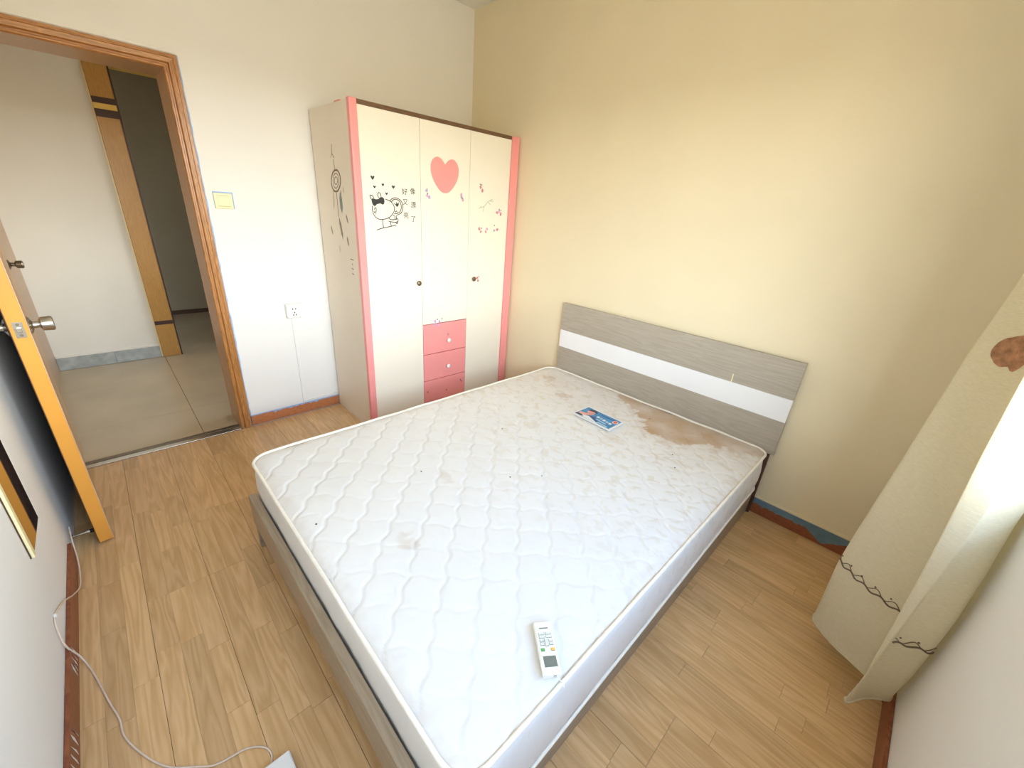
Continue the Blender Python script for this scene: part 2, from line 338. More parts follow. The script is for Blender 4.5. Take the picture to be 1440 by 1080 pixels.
CATCHER_LINES = [[(0.355, 1.546), (0.317, 1.518), (0.279, 1.53), (0.279, 1.569), (0.317, 1.596), (0.354, 1.584), (0.355, 1.546)], [(0.34, 1.557), (0.324, 1.54), (0.301, 1.54), (0.294, 1.557), (0.31, 1.575), (0.333, 1.575), (0.34, 1.557)], [(0.3, 1.743), (0.292, 1.699)], [(0.292, 1.699), (0.275, 1.677)], [(0.292, 1.699), (0.322, 1.674)], [(0.309, 1.667), (0.313, 1.613)], [(0.309, 1.499), (0.312, 1.363)], [(0.272, 1.509), (0.267, 1.483)], [(0.372, 1.507), (0.371, 1.485)]]
FEATHERS = [([(0.361, 1.5), (0.379, 1.466), (0.38, 1.415), (0.364, 1.385), (0.346, 1.413), (0.344, 1.465)], 0), ([(0.271, 1.498), (0.273, 1.469), (0.264, 1.424), (0.25, 1.399), (0.247, 1.424), (0.257, 1.468)], 1), ([(0.405, 1.529), (0.414, 1.518), (0.416, 1.5), (0.409, 1.49), (0.401, 1.5), (0.399, 1.517)], 1), ([(0.314, 1.363), (0.336, 1.326), (0.35, 1.27), (0.346, 1.237), (0.326, 1.268), (0.312, 1.325)], 2), ([(0.183, 1.308), (0.196, 1.292), (0.202, 1.267), (0.197, 1.252), (0.185, 1.265), (0.179, 1.29)], 3), ([(0.417, 1.384), (0.429, 1.369), (0.437, 1.346), (0.434, 1.333), (0.422, 1.345), (0.414, 1.368)], 2), ([(0.404, 1.261), (0.416, 1.245), (0.422, 1.219), (0.417, 1.204), (0.406, 1.218), (0.4, 1.244)], 2), ([(0.283, 1.202), (0.29, 1.189), (0.293, 1.167), (0.288, 1.154), (0.28, 1.165), (0.278, 1.187)], 1)]
SIDE_CARD = [(0.428, 1.125), (0.473, 1.126), (0.453, 1.018), (0.41, 1.016)] # [(0.425, 1.127), (0.471, 1.123)]
STICKERS = [(-0.781, 1.546, 0), (-0.776, 1.518, 1), (-0.76, 1.507, 0), (-0.51, 1.542, 1), (-0.497, 1.512, 1), (-0.51, 1.529, 0), (-0.347, 1.602, 2), (-0.333, 1.581, 2), (-0.185, 1.448, 2), (-0.149, 1.44, 2), (-0.165, 1.458, 1), (-0.347, 1.333, 2), (-0.333, 1.314, 2), (-0.286, 1.315, 2), (-0.273, 1.334, 1), (-0.204, 1.326, 0), (-0.176, 1.332, 2), (-0.723, 0.709, 1), (-0.687, 0.704, 0), (-0.723, 0.688, 0), (-0.687, 0.678, 1), (-0.351, 0.991, 2), (-0.343, 0.97, 2), (-0.611, 0.598, 2)]
GREEN_TWIGS = [[(-0.36, 1.467), (-0.309, 1.483), (-0.277, 1.513), (-0.232, 1.534)], [(-0.309, 1.483), (-0.32, 1.446)], [(-0.277, 1.513), (-0.25, 1.496)], [(-0.328, 1.473), (-0.347, 1.481)], [(-0.258, 1.519), (-0.224, 1.521)]]

# ================================================================== SETTING
RW, RD, RH = 3.281, 2.695, 2.77          # room: x 0..RW, y -RD..0, z 0..RH
def struct(o, label): return tag(o, label, kind='structure')

# floor with laminate strips, each a plank of its own
fl = struct(box('floor', (-.005, -RD-.05, -.06), (RW+.05, .05, -.009), M['floor_base']), 'light oak laminate floor of the bedroom')
pm = bpy.data.meshes.new('plank')
bm = bmesh.new(); add_box(bm, (-.5, -.5, -1), (.5, .5, 0)); bm.to_mesh(pm); bm.free(); pm.materials.append(M['plank'])
fo = ORG[fl.name]
def plank(x0, x1, y0, y1):
    o = bpy.data.objects.new('plank', pm); COL.objects.link(o); o.parent = fl
    o.location = Vector(((x0+x1)/2, (y0+y1)/2, 0))-fo; o.scale = (x1-x0, y1-y0, .0088)
rowy = [-2.11+.065*k for k in range(-10, 34)]
rr = random.Random(21); hidden = bmesh.new(); nh = 0
for i in range(len(rowy)-1):
    y0, y1 = max(rowy[i], -RD), min(rowy[i+1], 0)
    if y1-y0 < .01: continue
    g0 = .0006 if (i-10) % 3 == 0 else .0002
    g1 = .0006 if (i-9) % 3 == 0 else .0002
    cuts = [0.02]; x = -rr.uniform(.0, .4)
    while x < RW:
        x += rr.choice([.26, .32, .38, .46, .54, .62])
        if x > .12: cuts.append(min(x, RW))
    if -2.51 < y0 < -2.25: cuts = sorted([c for c in cuts if abs(c-1.24) > .2]+[1.24])
    if -1.53 < y0 < -1.34: cuts = sorted([c for c in cuts if abs(c-2.80) > .25]+[2.80])
    for a, b_ in zip(cuts, cuts[1:]):
        if b_-a < .02: continue
        if (a > 1.22 and b_ < 2.56 and y0 > -2.05) or (b_ < .5 and y0 > -1.2): add_box(hidden, (a+.0004, y0+g0, -.0088), (b_-.0004, y1-g1, 0))   # under the bed and the wardrobe
        else: plank(a+.0004, b_-.0004, y0+g0, y1-g1)
tag(frombm('plank_field', hidden, M['plank'], fl), kind='stuff')

struct(box('ceiling', (-.26, -RD-.2, RH), (RW+.2, .2, RH+.1), M['ceiling']), 'plain pale ceiling of the bedroom')
struct(box('wall_back', (-.25, 0, -.05), (RW+.2, .15, RH), M['beige_wall']), 'beige painted wall behind the headboard')
struct(box('wall_front', (-.25, -RD-.15, -.05), (RW+.2, -RD, RH), M['white_wall']), 'white wall beside the open door with the narrow mirror')
OY0, OY1, OZ = -2.66, -1.905, 1.985      # clear door opening
struct(boxes('wall_left', [((-.25, OY1+.015, -.05), (0, 0, RH)), ((-.25, -RD, -.05), (0, OY0-.015, RH)),
        ((-.25, OY0-.015, OZ+.015), (0, OY1+.015, RH))], M['white_wall']), 'white wall with the doorway and the wardrobe')
WY0, WY1, WZ0, WZ1 = -2.5, -.80, .86, 2.28
struct(boxes('wall_right', [((RW, WY1, -.05), (RW+.13, 0, RH)), ((RW, -RD, -.05), (RW+.13, WY0, RH)),
        ((RW, WY0, -.05), (RW+.13, WY1, WZ0)), ((RW, WY0, WZ1), (RW+.13, WY1, RH))], M['white_wall']), 'white window wall beside the curtain')

# window in the right-hand wall
win = struct(empty('window_1', (RW+.13, (WY0+WY1)/2, WZ0)), 'white framed sliding window beside the curtain')
box('window_sill', (RW+.002, WY0+.002, WZ0+.0005), (RW+.128, WY1-.002, WZ0+.018), M['sill'], win, .003)
fz0 = WZ0+.019
boxes('window_frame', [((RW+.06, WY0+.001, fz0), (RW+.11, WY0+.045, WZ1-.001)), ((RW+.06, WY1-.045, fz0), (RW+.11, WY1-.001, WZ1-.001)),
      ((RW+.06, WY0+.045, fz0), (RW+.11, WY1-.045, fz0+.045)), ((RW+.06, WY0+.045, WZ1-.045), (RW+.11, WY1-.045, WZ1-.001))], M['upvc'], win)
ya = [WY0+.045, WY0+.045+(WY1-WY0-.09)/2, WY1-.045]
for k in range(2):
    a, b = ya[k]+.001, ya[k+1]-.001; xs = RW+.068+.016*k
    sash = boxes('sash', [((xs, a, fz0+.046), (xs+.014, a+.035, WZ1-.046)), ((xs, b-.035, fz0+.046), (xs+.014, b, WZ1-.046)),
          ((xs, a+.035, fz0+.046), (xs+.014, b-.035, fz0+.08)), ((xs, a+.035, WZ1-.08), (xs+.014, b-.035, WZ1-.046))], M['upvc'], win)
    box('pane', (xs+.005, a+.035, fz0+.08), (xs+.009, b-.035, WZ1-.08), M['glass'], sash)

# baseboards
bb = struct(box('baseboard_left', (.0005, -1.8385, 0.0003), (.012, -1.2455, .073), M['base_wood'], bev=.002), 'brown baseboard between door casing and wardrobe')
def jag(name, pts_top, pts_bot, to3, m, parent): return plate(name, pts_top+pts_bot[::-1], to3, .0006, m, parent)
F_left = lambda x: (lambda a, b, d: (x+d, a, b))
ys = [-1.838+.592*k/40 for k in range(41)]
rj = random.Random(3)
jag('blue_film', [(y, .078) for y in ys], [(y, .073-(.018*rj.random()**3 if 8 < k < 30 else .003*rj.random())) for k, y in enumerate(ys)], F_left(.0122), M['blue_film'], bb)
bbk = struct(box('baseboard_back', (.57, -.015, .0003), (RW-.013, -.0005, .098), M['base_dark'], bev=.002), 'red brown baseboard under the beige wall')
box('cap_moulding', (.57, -.020, .098), (RW-.013, -.0005, .108), M['beige_wall'], bbk, .003)
xs = [2.60+.66*k/60 for k in range(61)]
def lowedge(k, x):
    d = .030+.014*rj.random()
    if 2.86 < x < 3.02: d = .03+.05*max(0, 1-abs(x-2.95)/.09)+.008*rj.random()
    return .097-d
plate('blue_tape', [(x, .0985) for x in xs]+[(x, lowedge(k, x)) for k, x in reversed(list(enumerate(xs)))], lambda a, b, d: (a, -.0152-d, b), .0006, M['blue_tape'], bbk)
bf = struct(box('baseboard_front', (.8, -RD+.0005, .0003), (RW-.013, -RD+.012, .085), M['base_dark'], bev=.002), 'brown baseboard under the white wall with the cable')
for (x0, x1) in ((1.36, 1.46), (1.66, 1.80), (2.0, 2.1)):
    for q in range(5):
        xx = x0+(x1-x0)*q/5
        plate('paint_scuff', [(xx, .02+.03*rj.random()), (xx+.022*rj.random()+.004, .078), (xx+.012, .06), (xx+.003, .015)], lambda a, b, d: (a, -RD+.0122+d, b), .0004, M['white_plastic'], bf)
struct(box('baseboard_right', (RW-.012, -RD+.013, .0003), (RW-.0005, -.0205, .085), M['base_dark'], bev=.002), 'brown baseboard under the window wall')

# doorway trim
PROF = [(0, .0), (0, .012), (.005, .018), (.011, .018), (.014, .011), (.020, .011), (.025, .021), (.043, .024), (.048, .015), (.060, .015), (.063, .010), (.063, 0)]
tr = struct(empty('trim_1', (0, OY1, 0)), 'stained wooden casing around the bedroom doorway')
n = len(PROF)
vs = [(o+.0005, OY1+a, .0003) for a, o in PROF]+[(o+.0005, OY1+a, OZ+a) for a, o in PROF]
fs = [tuple(range(n)), tuple(range(n, 2*n))]+[(i, (i+1) % n, n+(i+1) % n, n+i) for i in range(n)]
pyd('casing_upright', vs, fs, M['casing_v'], tr)
vs = [(o+.0005, OY1+a, OZ+a+.0003) for a, o in PROF]+[(o+.0005, -RD+.001, OZ+a+.0003) for a, o in PROF]
pyd('casing_head', vs, fs, M['casing_h'], tr)
box('casing_upright', (.0005, -RD+.001, .0003), (.014, OY0, OZ-.0005), M['casing_v'], tr, .002)
box('jamb', (-.249, OY1, .0003), (-.0005, OY1+.0145, OZ), M['jamb'], tr)
box('jamb', (-.249, OY0-.0145, .0003), (-.0005, OY0, OZ), M['jamb'], tr)
box('head_jamb', (-.249, OY0-.0145, OZ+.0003), (-.0005, OY1+.0145, OZ+.0145), M['jamb'], tr)
box('caulk_strip', (.0005, -RD+.001, OZ+.068), (.005, OY1+.06, OZ+.082), M['white_wall'], tr, .001)
zs = [2.05*k/60 for k in range(61)]
plate('blue_film', [(OY1+.0635, z) for z in zs]+[(OY1+.067+.005*rj.random(), z) for z in reversed(zs)], lambda a, b, d: (.0006+d, a, b), .0006, M['blue_film'], tr)
th = struct(empty('trim_2', (-.03, -2.28, 0)), 'worn metal threshold strip in the doorway')
box('strip', (-.062, OY0+.001, -.008), (-.030, OY1-.001, .004), M['bronze'], th, .001)
box('strip', (-.022, OY0+.001, -.008), (.016, OY1-.001, .003), M['chrome'], th, .001)
box('gap_filler', (-.066, OY0+.001, -.02), (.02, OY1-.001, -.004), M['dark'], th)

# open bedroom door, hinged at the left jamb
dr = empty('door_1', (.0285, -2.6665, .008), math.radians(5.9))
struct(dr, 'bedroom door standing open with orange varnished edge')
DW, DT, DH = .732, .044, 1.965
box('door_core', (0.004, -DT/2, 0), (DW, DT/2, DH), M['door_edge'], dr, .0015)
box('hall_face', (0.004, DT/2, 0), (DW, DT/2+.002, DH), M['door_front'], dr)
box('wall_face', (0.004, -DT/2-.002, 0), (DW, -DT/2, DH), M['door_back'], dr)
KX, KZ = DW-.062, .957
for s in (1, -1):
    k = lathe('knob', [(0, .031), (.003, .032), (.008, .024), (.012, .013), (.026, .012), (.029, .020), (.032, .0245), (.058, .0265), (.062, .025), (.064, .020)],
              (KX, s*(DT/2+.0025), KZ), (0, s, 0), M['chrome'], dr, 28)
lp = box('latch_plate', (DW, -.0125, KZ-.028), (DW+.0015, .0125, KZ+.028), M['chrome'], dr, .0005)
box('latch_bolt', (DW+.0015, -.007, KZ-.008), (DW+.010, .006, KZ+.008), M['chrome'], lp, .002)
for q in (-1, 1): lathe('screw', [(0, .0045), (.001, .004)], (DW+.0015, 0, KZ+q*.019), (1, 0, 0), M['bronze'], lp, 12)

# ---- hall and the room beyond
HY = -2.775
hf = struct(box('floor_hall', (-3.6, -2.95, -.06), (-.06, .8, -.012), M['grout']), 'beige tiled hall floor beyond the doorway')
txs = [-3.6, -2.9, -2.1, -1.3, -.5, -.068]; tys = [-2.9, -2.1, -1.3, -.5, .3, .75]
for i in range(len(txs)-1):
    for j in range(len(tys)-1):
        box('tile', (txs[i]+.0012, tys[j]+.0012, -.0118), (txs[i+1]-.0012, tys[j+1]-.0012, -.001), M['tile'], hf, .0008, 1)
struct(box('wall_hall_left', (-1.86, HY-.1, -.05), (-.25, HY, 2.6), M['hall_tan']), 'tan wall along the left of the hall')
HX = -1.85
struct(boxes('wall_hall_back', [((HX-.1, HY, -.05), (HX, -1.985, 2.6)), ((HX-.1, -1.985, 2.27), (HX, -1.2, 2.6)), ((HX-.1, -1.2, -.05), (HX, .85, 2.6))], M['hall_wall']),
       'white hall wall seen through the doorway')
hk = struct(empty('baseboard_hall', (HX, -2.45, 0)), 'grey marble tile skirting along the hall wall')
for a, b in ((-2.773, -2.425), (-2.423, -2.112)):
    box('skirting_tile', (HX+.0005, a, .0003), (HX+.010, b, .105), M['skirt'], hk, .002)
box('ledge', (HX+.0005, -2.773, .1055), (HX+.013, -2.112, .122), M['hall_wall'], hk, .003)
struct(box('wall_far', (-3.62, -3.0, -.05), (-3.5, .1, 2.8), M['far_wall']), 'dim wall of the room beyond the hall')
struct(box('baseboard_far', (-3.5, -2.9, .0003), (-3.488, .0, .05), M['dark_leg']), 'dark baseboard in the dim far room')
struct(boxes('wall_far_side', [((-3.5, -3.0, -.05), (HX-.1, -2.9, 2.8)), ((-3.5, 0, -.05), (HX-.1, .1, 2.8))], M['far_wall']), 'side walls of the dim far room')
struct(box('ceiling_hall', (-3.62, -3.0, 2.6), (-.25, .85, 2.72), M['ceiling']), 'ceiling over the hall and far room')
struct(boxes('wall_hall_end', [((HX, .75, -.05), (-.25, .85, 1.0)), ((HX, .75, 2.0), (-.25, .85, 2.6)), ((HX, .75, 1.0), (-1.2, .85, 2.0)), ((-.4, .75, 1.0), (-.25, .85, 2.0))], M['hall_wall']),
       'unseen end wall of the hall with a small opening added to light it')  # opening added out of view to let sky light into the hall
struct(box('wall_hall_side', (-.27, 0.15, -.05), (-.25, .75, 2.6), M['hall_wall']), 'side wall at the hall end')
pt = struct(empty('trim_3', (HX, -2.04, 0)), 'honey coloured casing with dark bands around the far doorway')
box('casing_upright', (HX-.1, -2.108, .0003), (HX+.02, -1.976, 2.245), M['pilaster'], pt, .002)
for z0, z1, k in ((1.995, 2.035, 'pilaster_band'), (1.958, 1.994, 'pilaster_gold'), (1.905, 1.957, 'pilaster_band'), (.30, .335, 'pilaster_band')):
    box('band', (HX+.0205, -2.107, z0), (HX+.0225, -1.977, z1), M[k], pt)
box('dark_edge', (HX-.1, -1.9755, .0003), (HX+.022, -1.966, 2.245), M['pilaster_band'], pt)
box('pale_edge', (HX-.002, -2.118, .0003), (HX+.012, -2.1085, 2.40), M['cream_plastic'], pt)
box('casing_head', (HX-.1, -1.976, 2.2455), (HX+.02, -1.2, 2.27), M['pilaster_gold'], pt)
d2 = struct(empty('door_2', (-1.02, HY, 0)), 'closed tan door in the hall beside the open bedroom door')
box('leaf', (-1.43, HY+.0005, .006), (-.64, HY+.004, 2.0), M['hall_tan'], d2, .001)
lathe('knob', [(0, .030), (.003, .031), (.008, .022), (.012, .012), (.028, .012), (.031, .019), (.034, .0235), (.060, .0255), (.066, .020)], (-1.345, HY+.0045, .915), (0, 1, 0), M['bronze'], d2)

# ================================================================== WARDROBE
wd = empty('wardrobe', (.28, -.63, 0))
tag(wd, 'cream three-door wardrobe with pink posts, pink drawers and a pink heart', 'wardrobe')
XF = .549
box('side_panel', (.016, -1.244, .0003), (.527, -1.226, 1.936), M['side_cream'], wd, .0015)
box('side_panel', (.014, -.028, .0003), (.527, -.010, 1.936), M['side_cream'], wd, .0015)
box('back_panel', (.016, -1.2255, .05), (.0225, -.0285, 1.92), M['side_cream'], wd)
tp = box('top_panel', (.023, -1.2255, 1.905), (.529, -.0285, 1.922), M['side_cream'], wd)
box('pink_offcut', (.33, -1.223, 1.9225), (.40, -1.205, 1.952), M['pink'], tp, .002)
box('plinth', (.47, -1.2255, .0003), (.515, -.0285, .058), M['side_cream'], wd)
box('front_rail', (.512, -1.199, 1.9225), (.5495, -.079, 1.944), M['brown_edge'], wd, .001)
box('corner_post', (.5275, -1.2445, .0003), (.560, -1.2015, 1.945), M['pink'], wd, .004)
box('corner_post', (.5275, -.0765, .0003), (.560, -.0095, 1.945), M['pink'], wd, .004)
box('partition', (.023, -.832, .06), (.527, -.815, 1.9), M['side_cream'], wd)
box('partition', (.023, -.450, .06), (.527, -.433, 1.9), M['side_cream'], wd)
def wdoor(y0, y1, z0, z1, m=M['cream'], nm='door'): return box(nm, (.5305, y0, z0), (XF, y1, z1), m, wd, .0012)
dL = wdoor(-1.1995, -.8245, .06, 1.9215); dM = wdoor(-.8215, -.4445, .695, 1.9215); dR = wdoor(-.4415, -.0785, .06, 1.9215)
D1 = wdoor(-.8215, -.4445, .472, .6905, M['pink'], 'drawer'); D2 = wdoor(-.8215, -.4445, .267, .4675, M['pink'], 'drawer'); D3 = wdoor(-.8215, -.4445, .06, .2625, M['pink'], 'drawer')
KP = [(0, .006), (.008, .006), (.011, .013), (.016, .0165), (.020, .015), (.023, .010), (.0245, .004)]
for d, y, z, m in ((dL, -.855, .986, 'bronze'), (dR, -.391, .988, 'bronze'), (D1, -.612, .556, 'white_plastic'), (D2, -.615, .353, 'white_plastic')):
    lathe('knob', KP, (XF+.0003, y, z), (1, 0, 0), M[m], d, 20)
for y, z in ((-.792, .175), (-.622, .152), (-.487, .205), (-.481, .192)):
    lathe('screw_hole', [(0, .0048), (.0006, .0046)], (XF+.0003, y, z), (1, 0, 0), M['ink'], D3, 10)
WF = lambda a, b, d: (XF+.0003+d, a, b)
WS = lambda a, b, d: (a, -1.2443-d, b)
heart = [(-.108, 1.68), (-.095, 1.72), (-.062, 1.741), (-.028, 1.732), (0, 1.703), (.028, 1.731), (.06, 1.739), (.09, 1.72), (.105, 1.68), (.096, 1.63), (.07, 1.588), (.035, 1.553), (0, 1.541), (-.035, 1.551), (-.07, 1.585), (-.098, 1.63)]
hp = spline([(a, b, 0) for a, b in heart[4:]+heart[:4]], 5)+spline([(heart[3][0], heart[3][1], 0), (heart[4][0], heart[4][1], 0)], 3)[1:-1]
plate('heart_decal', [(p.x-.642, p.y) for p in hp], WF, .003, M['pink'], dM)
strokes('cartoon_lines', BUNNY_LINES, .0045, WF, .0004, M['ink'], dL)
for f in BUNNY_FILLS: plate('cartoon_fill', f, WF, .0005, M['ink'], dL)
for y, z, r in MINI_HEARTS:
    hh = [(0, .35), (.35, .8), (.8, .75), (.95, .3), (.6, -.3), (0, -.95), (-.6, -.3), (-.95, .3), (-.8, .75), (-.35, .8)]
    plate('small_heart', [(y+a*r, z+b*r) for a, b in hh], WF, .0005, M['ink'], dL)
for (y, z), ch in zip(GLYPHS, '\u597d\u50cf\u53c8\u6f02\u4eae\u4e86'):
    cu = bpy.data.curves.new('lettering', 'FONT'); cu.body = ch; cu.size = .038; cu.align_x = 'CENTER'; cu.align_y = 'CENTER'; cu.extrude = .0003; cu.resolution_u = 3
    to = bpy.data.objects.new('lettering', cu); COL.objects.link(to)
    bpy.context.view_layer.update()
    me = bpy.data.meshes.new_from_object(to.evaluated_get(bpy.context.evaluated_depsgraph_get()))
    bpy.data.objects.remove(to); bpy.data.curves.remove(cu)
    if len(me.vertices):
        me.transform(Matrix.Translation((XF+.0008, y, z)) @ Matrix.Rotation(math.radians(90), 4, 'Z') @ Matrix.Rotation(math.radians(90), 4, 'X'))
        me.materials.clear(); me.name = 'lettering'
        link('lettering', me, M['ink'], dL)
rs = random.Random(5)
for y, z, c in STICKERS:
    par = dM if -.82 < y < -.4445 and z > .69 else (dR if y > -.44 else D1)
    outl = [(y+(.006+.007*rs.random())*math.cos(t*math.pi/4), z+(.007+.008*rs.random())*math.sin(t*math.pi/4)) for t in range(8)]
    plate('sticker', outl, lambda a, b, d: (XF+.0003+d+.0002*(c+1), a, b), .0004, M['st%d' % c], par)
for y, z in ((-.352, 1.618), (-.338, 1.616), (-.15, 1.462), (-.165, 1.47), (-.325, 1.338), (-.205, 1.36), (-.775, 1.53), (-.505, 1.52), (-.705, .722), (-.665, .722), (-.336, 1.0)):
    par = dM if y < -.4445 else dR
    plate('sticker_dot', [(y+.0045*math.cos(t*math.pi/3), z+.0045*math.sin(t*math.pi/3)) for t in range(6)], lambda a, b, d: (XF+.0012+d, a, b), .0003, M['ink'], par)
strokes('twig_decal', GREEN_TWIGS, .005, WF, .0004, M['twig'], dR)
sp = [c for c in wd.children if c.name.startswith('side_panel')][0]
strokes('dreamcatcher_ring', [CATCHER_RING], .009, WS, .0005, M['ink_brown'], sp, 2)
strokes('dreamcatcher_strings', CATCHER_LINES, .0045, WS, .0005, M['ink_brown'], sp, 2)
for f, c in FEATHERS: plate('feather_decal', f, WS, .0005, M['fth%d' % c], sp)
plate('side_card', [(.427, 1.135), (.470, 1.135), (.470, 1.015), (.427, 1.015)], WS, .0008, M['side_cream'], sp)
for L_ in ([(.427, 1.132), (.468, 1.132)], [(.452, 1.11), (.449, 1.10)], [(.435, 1.08), (.462, 1.075)], [(.436, 1.05), (.46, 1.045)]):
    strokes('card_print', [L_], .005, lambda a, b, d: (a, -1.2453-d, b), .0004, M['ink_brown'], sp, 2)

# ================================================================== BED FRAME
bd = empty('bed', (1.88, -1.07, 0))
tag(bd, 'low double bed frame with grey ash headboard and white stripe', 'bed')
HB0, HB1 = 1.143, 2.630
box('headboard_panel', (HB0, -.040, .7025), (HB1, -.021, .895), M['grey_ash'], bd, .001)
box('headboard_panel', (HB0, -.040, .385), (HB1, -.021, .5765), M['grey_ash'], bd, .001)
wb = box('headboard_stripe', (HB0+.001, -.042, .577), (HB1-.001, -.021, .702), M['white_band'], bd, .001)
box('tape_scrap', (2.332, -.0425, .70), (2.337, -.0405, .748), M['cream_plastic'], bd)
box('headboard_leg', (2.555, -.040, .0003), (2.614, -.021, .3845), M['dark_leg'], bd, .001)
box('headboard_leg', (1.16, -.040, .0003), (1.219, -.021, .3845), M['dark_leg'], bd, .001)
box('side_rail', (2.572, -2.075, .004), (2.600, -.041, .172), M['grey_rail'], bd, .002)
box('side_rail', (1.185, -2.075, .09), (1.213, -.041, .172), M['grey_rail'], bd, .002)
box('slat_base', (1.2135, -2.075, .150), (2.5715, -.045, .1715), M['grey_rail'], bd)
box('foot_rail', (1.180, -2.106, .12), (2.612, -2.0755, .270), M['grey_rail_x'], bd, .002)
box('leg', (1.186, -2.1035, .0003), (1.214, -2.078, .1195), M['grey_rail'], bd, .002)
box('leg', (2.578, -2.1035, .0003), (2.606, -2.078, .1195), M['grey_rail'], bd, .002)

# ================================================================== MATTRESS
mt = empty('mattress', (1.858, -1.062, .1725))
tag(mt, 'white quilted double mattress with brown stains near the headboard', 'mattress')
MX0, MX1, MY0, MY1, MZ = 1.108, 2.608, -2.062, -.052, .414
CR = .075; cxm, cym = (MX0+MX1)/2, (MY0+MY1)/2; hw, hl = (MX1-MX0)/2, (MY1-MY0)/2
def hwid(y):
    d = max(0, abs(y-cym)-(hl-CR)); return hw-CR+math.sqrt(max(0, CR*CR-d*d))
NX, NY = 260, 348
def groove(c, o, per):
    t = (c-o)/per; return abs(t-round(t))*per/1.41421
def topz(x, y):
    u, v = x+y, x-y
    du = groove(u+.0085*math.sin(2*math.pi*v/.125)+.004*math.sin(2*math.pi*v/.37), .055, .16)
    dv = groove(v+.0085*math.sin(2*math.pi*u/.125)+.004*math.sin(2*math.pi*u/.41), 4.275, .158)
    k = .55+.45*min(1, max(0, (-.35-y)/.8))
    g = math.exp(-(du/.0046)**2)+.35*math.exp(-(dv/.0046)**2)
    puff = min(1, du/.05)*min(1, dv/.05)
    ed = min(hwid(y)-abs(x-cxm), hl-abs(y-cym))
    z = MZ - .0046*k*min(1, g) + .0012*k*puff
    z += .004*noise.noise(Vector((x*2.2, y*2.2, 3))) + (.0008+.0014*max(0, min(1, (1.7-x)/.5)))*noise.noise(Vector(((x*.8+y*.6)*9, (x*.6-y*.8)*24, 7)))
    z -= .016*math.exp(-max(0, ed)/.028)
    return z
stain_pts = [(1.60, -.05), (1.72, -.10), (1.775, -.19), (1.88, -.20), (1.95, -.27), (2.03, -.33), (2.10, -.42), (2.20, -.41), (2.29, -.40), (2.36, -.30), (2.45, -.24), (2.52, -.27), (2.575, -.20), (2.61, -.12)]
def stain_at(x, y):
    jx = .030*noise.noise(Vector((x*22, y*22, 1)))+.018*noise.noise(Vector((x*60, y*60, 2)))
    lim = None
    for (a, b), (c, d) in zip(stain_pts, stain_pts[1:]):
        if a <= x <= c: lim = b+(d-b)*(x-a)/(c-a)
    s = 0
    if lim is not None:
        t = (y-lim+jx*1.6)/.02; s = max(0, min(1, t))*.85*(1-.35*max(0, min(1, (x-2.35)/.2)))*(.82+.35*noise.noise(Vector((x*9, y*9, 4))))
        s = max(s, 0.32*max(0, min(1, (y-lim+.10+jx*3)/.12)))
    for px, py, r, k in ((1.27, -.27, .085, .40), (1.40, -.34, .05, .25), (1.52, -.42, .06, .42), (1.75, -1.49, .045, .16), (1.98, -1.80, .05, .22), (2.04, -.62, .08, .18), (2.5, -.20, .03, .35)):
        d = math.hypot(x-px, (y-py)*1.3)+jx*1.2
        s = max(s, k*max(0, min(1, (r-d)/(r*.5))))
    s = max(s, (.16+.12*noise.noise(Vector((x*5, y*5, 6))))*max(0, min(1, (y+.75)/.5)))
    e2 = min(hwid(y)-abs(x-cxm), hl-abs(y-cym))
    s = max(s, .14*max(0, min(1, (.05-e2+jx)/.04)))
    return max(0, s)
verts = []; st = []
for j in range(NY+1):
    y = MY0+(MY1-MY0)*j/NY; h = hwid(y)
    wv = 1+.004*noise.noise(Vector((y*4, 0, 9)))
    for i in range(NX+1):
        x = cxm+h*wv*(2*i/NX-1); verts.append((x, y, topz(x, y))); st.append(stain_at(x, y))
faces = [(j*(NX+1)+i, j*(NX+1)+i+1, (j+1)*(NX+1)+i+1, (j+1)*(NX+1)+i) for j in range(NY) for i in range(NX)]
me = bpy.data.meshes.new('quilted_top'); me.from_pydata(verts, [], faces); me.update()
at = me.attributes.new('stain', 'FLOAT', 'POINT'); at.data.foreach_set('value', st)
qt = link('quilted_top', me, M['ticking'], mt, True)
# outline of the mattress for band and piping
def rrect(off, n=10):
    out = []
    for cx_, cy_, a0 in ((MX1-CR, MY1-CR, 0), (MX0+CR, MY1-CR, 90), (MX0+CR, MY0+CR, 180), (MX1-CR, MY0+CR, 270)):
        for k in range(n+1):
            a = math.radians(a0+90*k/n); out.append(Vector((cx_+(CR+off)*math.cos(a), cy_+(CR+off)*math.sin(a), 0)))
    res = []
    for a, b in zip(out, out[1:]+out[:1]):
        m_ = max(1, int((b-a).length/.03))
        res += [a.lerp(b, k/m_) for k in range(m_)]
    return res
def bot(p):
    f = max(0, min(1, (-p.y-.3)/1.6)); s = max(0, min(1, (p.x-2.45)/.15))
    return .1735+.018*(1-f)*s-.036*f*s+.004*noise.noise(Vector((p.x*5, p.y*5, 2)))
def wob(p, k): return .004*noise.noise(Vector((p.x*6, p.y*6, k)))
prof = [(-.016, 0), (-.004, .03), (.002, .2), (.006, .45), (.006, .7), (.003, .9), (-.002, 1)]
rings = []
for off, t in prof:
    R = []
    for p in rrect(off):
        zt = MZ-.012+wob(p, 3); zb = max(bot(p), .174) if p.x < 2.58 else bot(p)
        R.append(Vector((p.x, p.y, zt+(zb-zt)*t)))
    rings.append(R)
